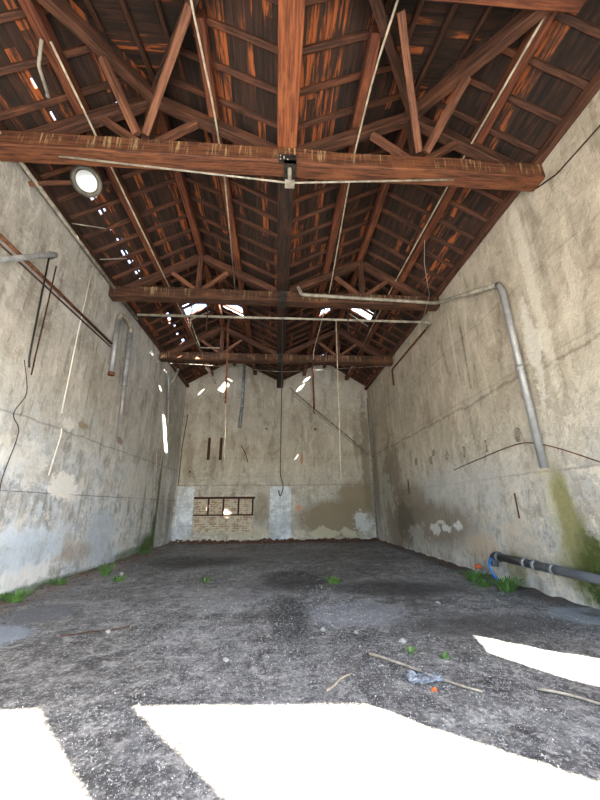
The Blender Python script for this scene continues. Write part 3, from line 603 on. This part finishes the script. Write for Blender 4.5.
# torn translucent sheets still covering most of each roof gap
tr = NT('translucent_sheet'); tl = tr.n.new('ShaderNodeBsdfTranslucent'); tl.inputs[0].default_value = (.75, .78, .82, 1); df = tr.n.new('ShaderNodeBsdfDiffuse'); df.inputs[0].default_value = (.6, .62, .64, 1)
mx = tr.n.new('ShaderNodeMixShader'); mx.inputs[0].default_value = .3; tr.l.new(tl.outputs[0], mx.inputs[1]); tr.l.new(df.outputs[0], mx.inputs[2]); tr.l.new(mx.outputs[0], tr.n['Material Output'].inputs[0])
for (x0, x1, ya, yb, si, lab) in ((-3.42, -2.72, 10.40, 10.62, 0, 'on the outer left slope'), (-2.15, -1.33, 11.0, 11.35, 1, 'on the inner left slope'), (1.58, 1.95, 10.98, 11.25, 2, 'on the inner right slope'), (2.8, 3.5, 10.72, 11.10, 3, 'on the outer right slope'), (3.12, 3.5, 10.5, 10.74, 3, 'by the torn right gap')):
    bm = bmesh.new(); n = 10; row = []
    for k in range(n + 1):
        x = x0 - .03 + (x1 - x0 + .06) * k / n; z = zb(x) + TH + .012 + .008 * math.sin(k * 2.1); row.append((bm.verts.new((x, ya - .03, z)), bm.verts.new((x, yb + .01, z))))
    for a_, b_ in zip(row, row[1:]): bm.faces.new((a_[0], b_[0], b_[1], a_[1]))
    o = link('roof_sheet', bm, tr.m); tag(o, 'bright translucent sheet scrap over the gap ' + lab, 'roof sheet'); md_ = o.modifiers.new('t', 'SOLIDIFY'); md_.thickness = .003
# roof skylight laths
for (x0, x1, ya, yb, si) in ((-3.42, -2.72, 10.4, 11.1, 0), (-2.15, -1.33, 10.45, 11.35, 1), (1.58, 1.95, 10.75, 11.25, 2), (2.8, 3.5, 10.5, 11.1, 3)):
    e = empty('gap_batten_set', ((x0 + x1) / 2, (ya + yb) / 2, zb((x0 + x1) / 2)), ['thin battens left across the gap in the left outer slope', 'thin battens left across the gap in the left inner slope', 'thin battens left across the gap in the right inner slope', 'thin battens left across the gap in the right outer slope'][si], 'battens')
    for k in range(2):
        x = x0 + (x1 - x0) * (k + 1) / 3
        beam('batten', (x, ya, zb(x) + .02), (x, yb, zb(x) + .02), .03, .02, W_STRUT, e, seg=2, jit=.001, ch=.003)

# ------------------------------------------------------------------ bell lamp
LAMPM = simple('lamp_housing_metal', (.11, .10, .085), .5, .3, .3, 6)
LC = Vector((-3.62, 4.92, 7.32)); aim = Vector((.25, -.75, -.9)).normalized()
M = aim.to_track_quat('Z', 'Y').to_matrix().to_4x4(); M.translation = LC
e = empty('floodlight', tuple(LC), 'round dark-rimmed floodlight with a bright glass face high on the left, behind the near truss', 'lamp')
bm = bmesh.new(); lathe_into(bm, [(.0, -.30), (.08, -.30), (.13, -.24), (.215, -.14), (.25, -.03), (.262, .0), (.262, .035), (.18, .035), (.175, .0)], 36); link('lamp_housing', bm, LAMPM, e, M, True)
GL = simple('lamp_glass', (.62, .68, .74), .12, 0, .04, 3, .8)
bm = bmesh.new(); lathe_into(bm, [(.0, .028), (.07, .026), (.13, .018), (.178, .004)], 36); link('lamp_glass', bm, GL, e, M, True)
bm = bmesh.new(); r = M @ Vector((-.27, 0, -.02)); s = M @ Vector((.27, 0, -.02)); t_ = M @ Vector((0, 0, -.42))
tube_into(bm, [r, M @ Vector((-.27, 0, -.3)), t_, M @ Vector((.27, 0, -.3)), s], .014, 8); link('yoke', bm, IRON, e, None, True)
beam('mounting_arm', (XL + .02, 4.95, 7.22), tuple(t_), .07, .06, W_STRUT, e, seg=3)

# ------------------------------------------------------------------ right wall fittings
T('wall_wire', 'rusty bent wire curving over the right wall below the downpipe', [(XR - .02, 8.66, 2.39), (XR - .03, 7.4, 2.52), (XR - .03, 6.3, 2.62), (XR - .03, 5.75, 2.58), (XR - .03, 5.1, 2.34), (XR - .02, 4.2, 1.9)], .010, RUST, 'wire', sm=True, seg=6)
e = empty('ground_pipe', (4.5, 7.15, .42), 'thick dark grey pipe with flanged end low beside the right wall', 'pipe')
tube('pipe_length', [(4.50, 7.12, .50), (4.46, 3.6, .50)], .07, PVC, e, 18)
tube('flange', [(4.50, 7.14, .50), (4.50, 7.05, .50)], .095, PVC, e, 18)
tube('elbow', corner_path([(4.50, 7.08, .50), (4.50, 7.26, .50), (4.50, 7.26, .30)], .08), .072, PVC, e, 16)
for y in (6.35, 6.1, 5.7): tube('collar', [(4.49, y, .50), (4.49, y - .07, .50)], .082, DULL, e, 18)
beam('support_block', (4.50, 4.2, -.02), (4.50, 4.2, .43), .14, .14, CHUNK, e, seg=2)
T('blue_hose', 'bright blue hose looping from the grey pipe end to the ground', [(4.46, 7.24, .44), (4.36, 7.2, .40), (4.32, 7.12, .25), (4.34, 7.0, .10), (4.42, 6.9, .03)], .022, BLUE, 'hose', sm=True)
e = empty('paint_tin', (4.42, 7.75, .02), 'small grey tin with an orange-red top by the right wall', 'tin')
bm = bmesh.new(); lathe_into(bm, [(0, .0), (.07, .0), (.075, .01), (.072, .15)], 18); link('tin_body', bm, DULL, e, Matrix.Translation((4.42, 7.75, .03)), True)
bm = bmesh.new(); lathe_into(bm, [(.072, .15), (.078, .155), (.078, .19), (.05, .235), (0, .24)], 18); link('tin_lid', bm, ORANGE, e, Matrix.Translation((4.42, 7.75, .03)), True)
# pockets knocked in a row in the right wall
pk = None
for i, (y, z, h) in enumerate(((11.05, 2.92, .26), (9.95, 2.82, .24), (9.71, 3.0, .2), (8.94, 2.80, .22), (8.07, 2.76, .30), (7.15, 2.76, .26), (6.1, 2.80, .28))):
    bm = bmesh.new()
    prof = [(.0, -.5), (.28, -.42), (.36, 0), (.26, .42), (0, .55), (-.26, .42), (-.36, 0), (-.28, -.42)]
    out = [bm.verts.new((0, y + p[0] * .30, z + p[1] * h)) for p in prof]; mid = [bm.verts.new((-.02, y + p[0] * .22, z + p[1] * h * .85)) for p in prof]; inn = [bm.verts.new((-.004, y + p[0] * .13, z + p[1] * h * .65)) for p in prof]
    for A, B in ((out, mid), (mid, inn)):
        for k in range(8): bm.faces.new((A[k], A[(k + 1) % 8], B[(k + 1) % 8], B[k]))
    bm.faces.new(inn)
    o = link('trim_%d' % (i + 1), bm, DULLP if False else simple('pocket_mortar', (.33, .29, .23), .95, 0, .3, 9), None, Matrix.Translation((XR, 0, 0))); tag(o, kind='structure')
for i, (y, z0, z1, lab) in enumerate(((6.50, 1.25, 1.72, 'short rusty bar fixed upright on the right wall above the pipe'), (11.9, 1.9, 2.4, 'short rusty bar upright on the right wall near the damp patch'))):
    T('wall_bar', lab, [(XR - .02, y, z0), (XR - .02, y, z1)], .014, RUST, 'bar')
for (x, lab) in ((-3.30, 'left of two narrow rusty upright bars on the end wall'), (-2.73, 'right of two narrow rusty upright bars on the end wall')):
    o = beam('wall_bar', (x, Y1 - .02, 3.66), (x, Y1 - .02, 4.73), .13, .06, RUSTD, up=(0, 1, 0)); tag(o, lab, 'bar')
T('wall_strap', 'bent rusty strap on the end wall beside the hanging pipe', [(-1.75, Y1 - .03, 4.35), (-1.55, Y1 - .03, 4.0), (-1.40, Y1 - .03, 3.55)], .02, RUSTD, 'strap')
T('wall_rod', 'thin pale rod standing on the right wall below the middle truss', [(XR - .03, 7.3, 5.9), (XR - .03, 7.28, 4.2)], .014, LIGHTP, 'rod')
# ------------------------------------------------------------------ floor litter
def ground(x, y):
    z = .022 * noise.noise(Vector((x * 1.3, y * 1.3, 0))) + .012 * noise.noise(Vector((x * 5, y * 5, 3)))
    e = max(0, 1 - (x - XL) / .5) + max(0, 1 - (XR - x) / .4) + max(0, 1 - (Y1 - y) / .5)
    return z + .05 * e * (.6 + noise.noise(Vector((x * 3, y * 3, 7))))
rnd = random.Random(11); bm = bmesh.new()
def shard(bm, x, y, s):
    z = ground(x, y) + .002; a = rnd.uniform(0, 2 * PI); n = rnd.choice((3, 4, 4, 5)); tilt = rnd.uniform(0, .6); h = s * rnd.uniform(.15, .5)
    top = []; bot = []
    for k in range(n):
        t = a + 2 * PI * k / n + rnd.uniform(-.3, .3); r = s * rnd.uniform(.5, 1)
        px, py = x + r * math.cos(t), y + r * math.sin(t); zz = z + max(0, r * math.sin(t) * tilt)
        top.append(bm.verts.new((px, py, zz + h))); bot.append(bm.verts.new((px, py, zz - .004)))
    bm.faces.new(top)
    for k in range(n): bm.faces.new((bot[k], bot[(k + 1) % n], top[(k + 1) % n], top[k]))
cnt = 0
while cnt < 34000:
    x = rnd.uniform(-4.4, 4.4); u = rnd.random(); y = 1.4 + 13.5 * u ** 1.7
    d = noise.noise(Vector((x * .6, y * .6, 5))) + .6 * noise.noise(Vector((x * 1.9, y * 1.9, 8)))
    d += .75 * math.exp(-((x + .6) ** 2 / 2.5 + (y - 5) ** 2 / 3)) + .7 * math.exp(-((x - 1.8) ** 2 / 1.5 + (y - 3.5) ** 2 / .8)) + .45 * math.exp(-((y - 2.8) ** 2 / .6))
    if rnd.random() > .25 + .9 * d: continue
    shard(bm, x, y, rnd.uniform(.0022, .005) * min(1.6, .55 + y * .13) * (1.8 if rnd.random() < .06 else 1)); cnt += 1
bmesh.ops.recalc_face_normals(bm, faces=bm.faces)
tag(link('glass_shards', bm, M_SHARD), 'scattered glass shards and pale chips strewn over the dark floor', 'debris', kind='stuff')
# rubble along the foot of the end wall
bm = bmesh.new()
for k in range(1100):
    x = rnd.uniform(-4.4, 4.5); y = Y1 - abs(rnd.gauss(0, .28)) - .13
    if rnd.random() < .45 and x < -.4: continue
    hp = max(0, noise.noise(Vector((x * 1.1, 4, 0))) + .25) * max(0, 1 - (Y1 - y) / .8) * .30
    r = rnd.uniform(.02, .07) * (1.6 if rnd.random() < .12 else 1); chunk_into(bm, (x, y, ground(x, y) + r * .25 + hp * rnd.random()), r, rnd, .6)
for k in range(160):
    y = rnd.uniform(8.5, 16); x = XR - .1 - abs(rnd.gauss(0, .12)); r = rnd.uniform(.012, .04); chunk_into(bm, (x, y, ground(x, y) + r * .25), r, rnd, .6)
for k in range(220):
    y = rnd.uniform(5.5, 15.5); x = XL + .12 + abs(rnd.gauss(0, .16)); r = rnd.uniform(.01, .035); chunk_into(bm, (x, y, ground(x, y) + r * .25), r, rnd, .6)
tag(link('rubble', bm, BRICKC), 'brown crumbled rubble heaped along the foot of the walls', 'rubble', kind='stuff')
for (a_, b_, lab) in (((2.9, 15.75), (4.2, 15.6), 'broken dark plank lying on the rubble at the far right corner'), ((1.4, 15.8), (2.2, 15.65), 'short broken plank on the rubble below the damp stain')):
    o = beam('broken_plank', (a_[0], a_[1], ground(*a_) + .10), (b_[0], b_[1], ground(*b_) + .07), .14, .035, W_MID, jit=.008); tag(o, lab, 'plank')
# single lumps
for (x, y, r, lab) in ((-2.1, 5.05, .04, 'pale lump on the floor at left, nearest the wall'), (1.47, 4.39, .05, 'pale lump on the floor right of the middle'), (2.6, 5.9, .045, 'pale lump farther back toward the right wall'),
                       (.62, 4.9, .04, 'pale lump near the middle of the floor'), (-3.6, 8.9, .07, 'white lump by the weeds near the left wall'), (3.6, 5.9, .04, 'pale lump close to the blue hose'), (3.0, 8.6, .05, 'pale lump by the far right floor edge'), (1.0, 4.75, .035, 'small pale lump beside the long stick'), (-.5, 4.1, .035, 'pale lump just before the sunlit patch')):
    b2 = bmesh.new(); chunk_into(b2, (0, 0, 0), r, rnd, .7); tag(link('plaster_lump', b2, CHUNK, None, Matrix.Translation((x, y, ground(x, y) + r * .4))), lab, 'plaster lump', 'plaster lumps on the floor')
def stick(lab, a, b, r=.011, mat=STICK):
    P = [Vector((a[0] + (b[0] - a[0]) * t, a[1] + (b[1] - a[1]) * t, 0)) + Vector((.02 * math.sin(t * 7), .015 * math.sin(t * 5), 0)) for t in [i / 8 for i in range(9)]]
    for p in P: p.z = ground(p.x, p.y) + r + .004
    tag(tube('stick', P, [r * (1 - .4 * i / 8) for i in range(9)], mat, None, 7), lab, 'stick')
stick('long brown stick lying on the floor right of centre', (1.0, 4.1), (1.72, 3.28), .014)
stick('short pale stick just behind the big sunlit patch', (.45, 3.42), (.70, 3.68))
stick('pale stick crossing the shade between the two sunlit patches', (2.25, 3.30), (2.75, 2.85), .012)
stick('thin dark stick on the floor at left', (-2.6, 4.9), (-1.9, 5.2), .008, W_DARK)
# crumpled sheet
bm = bmesh.new(); n = 14; g = []
for j in range(n + 1):
    row = []
    for i in range(n + 1):
        u, v = i / n - .5, j / n - .5; q = noise.noise(Vector((u * 6, v * 6, 2))); x = 1.36 + u * .30 + .05 * q; y = 3.55 + v * .16 + .04 * noise.noise(Vector((u * 5, v * 5, 9)))
        row.append(bm.verts.new((x, y, ground(x, y) + .012 + .045 * abs(noise.noise(Vector((u * 9, v * 9, 4)))))))
    g.append(row)
for j in range(n):
    for i in range(n): bm.faces.new((g[j][i], g[j][i + 1], g[j + 1][i + 1], g[j + 1][i]))
so = link('plastic_sheet', bm, simple('grey_plastic_sheet', (.22, .235, .26), .35, 0, .4, 9)); tag(so, 'crumpled grey plastic scrap on the floor near the long stick', 'plastic scrap')
md = so.modifiers.new('t', 'SOLIDIFY'); md.thickness = .003
b2 = bmesh.new(); chunk_into(b2, (0, 0, 0), .03, rnd, .7); tag(link('brick_lump', b2, ORANGE, None, Matrix.Translation((1.36, 3.36, ground(1.36, 3.36) + .015))), 'small orange fragment in front of the grey plastic scrap', 'fragment')
# weeds
def weed(x, y, r, h, n, lab, cat='weed'):
    bm = bmesh.new(); z = 0
    for k in range(n):
        a = rnd.uniform(0, 2 * PI); rr = r * math.sqrt(rnd.random()) * .6; bx, by = rr * math.cos(a), rr * math.sin(a); a2 = a + rnd.uniform(-.8, .8)
        L = h * rnd.uniform(.7, 1.7); out = rnd.uniform(.15, .8) * L; w = rnd.uniform(.004, .011) * (1 + r * 2)
        d = Vector((math.cos(a2), math.sin(a2), 0)); sd = Vector((-d.y, d.x, 0)); prev = None
        for i, (t, ww) in enumerate(((0, .3), (.35, .9), (.7, 1.), (1, .05))):
            p = Vector((bx, by, -.01)) + d * out * t + Vector((0, 0, L * (t - .35 * t * t)))
            cur = (bm.verts.new(p - sd * w * ww), bm.verts.new(p + sd * w * ww + Vector((0, 0, w * .4))))
            if prev: bm.faces.new((prev[0], prev[1], cur[1], cur[0]))
            prev = cur
    o = link('weed_clump', bm, LEAF, None, Matrix.Translation((x, y, ground(x, y)))); tag(o, lab, cat)
    m = o.modifiers.new('t', 'SOLIDIFY'); m.thickness = .0012
weed(1.18, 7.5, .16, .12, 90, 'low green weed clump growing in the middle of the floor')
weed(-1.46, 7.9, .07, .12, 30, 'small green weed sprout left of the middle of the floor')
weed(-3.35, 8.2, .16, .10, 80, 'flat green weed patch on the left of the floor')
weed(-3.95, 8.9, .12, .26, 60, 'upright green weeds beside the left wall')
weed(-4.4, 6.7, .20, .16, 120, 'green weeds at the foot of the left wall, nearest the viewer')
weed(-4.4, 7.9, .18, .12, 80, 'green weeds at the foot of the left wall behind the nearest ones')
weed(4.10, 7.35, .22, .20, 160, 'broad green weed clump under the blue hose')
weed(4.22, 6.55, .20, .22, 150, 'green weed clump under the thick grey pipe')
weed(4.02, 6.95, .18, .12, 100, 'low green weeds between the two clumps by the grey pipe')
weed(1.75, 3.95, .06, .05, 20, 'tiny weed beside the tip of the long stick')
weed(1.45, 4.1, .05, .05, 16, 'tiny weed behind the grey plastic scrap')
weed(-4.42, 12.6, .22, .14, 90, 'green weeds at the far foot of the left wall below the moss')

# ------------------------------------------------------------------ light
wd = bpy.data.worlds.new('World'); bpy.context.scene.world = wd; wd.use_nodes = True
nt = wd.node_tree; sky = nt.nodes.new('ShaderNodeTexSky'); sky.sky_type = 'NISHITA'; sky.sun_disc = False
sky.sun_elevation = math.radians(44); sky.sun_rotation = math.radians(137); sky.air_density = 1.0; sky.dust_density = 1.5; sky.ozone_density = 1.
bg = nt.nodes['Background']; nt.links.new(sky.outputs[0], bg.inputs[0]); bg.inputs[1].default_value = .40
sd = bpy.data.lights.new('sun', 'SUN'); sd.energy = 22.0; sd.angle = math.radians(.53); sd.color = (1, .94, .84)
so = bpy.data.objects.new('sun', sd); C.objects.link(so)
ce = math.cos(math.radians(44)); so.rotation_euler = Vector((-.68 * ce, .733 * ce, -math.sin(math.radians(44)))).to_track_quat('-Z', 'Y').to_euler(); so.location = (12, -14, 16)
# ------------------------------------------------------------------ camera
cd = bpy.data.cameras.new('camera'); co = bpy.data.objects.new('camera', cd); C.objects.link(co)
cd.sensor_fit = 'HORIZONTAL'; cd.sensor_width = 36; cd.lens = 36 * 332.1 / 600; cd.clip_start = .05; cd.clip_end = 300
th, ps, ro = .3104, .0699, -.0081
F = Vector((math.sin(ps) * math.cos(th), math.cos(ps) * math.cos(th), math.sin(th))); R = Vector((math.cos(ps), -math.sin(ps), 0)); U = R.cross(F)
R2 = R * math.cos(ro) + U * math.sin(ro); U2 = -R * math.sin(ro) + U * math.cos(ro)
Mx = Matrix((R2, U2, -F)).transposed().to_4x4(); Mx.translation = (0, 0, 1.5); co.matrix_world = Mx
S = bpy.context.scene; S.camera = co
S.view_settings.view_transform = 'Standard'; S.view_settings.look = 'None'; S.view_settings.gamma = 1; S.view_settings.use_curve_mapping = False
S.view_settings.exposure = 2.2
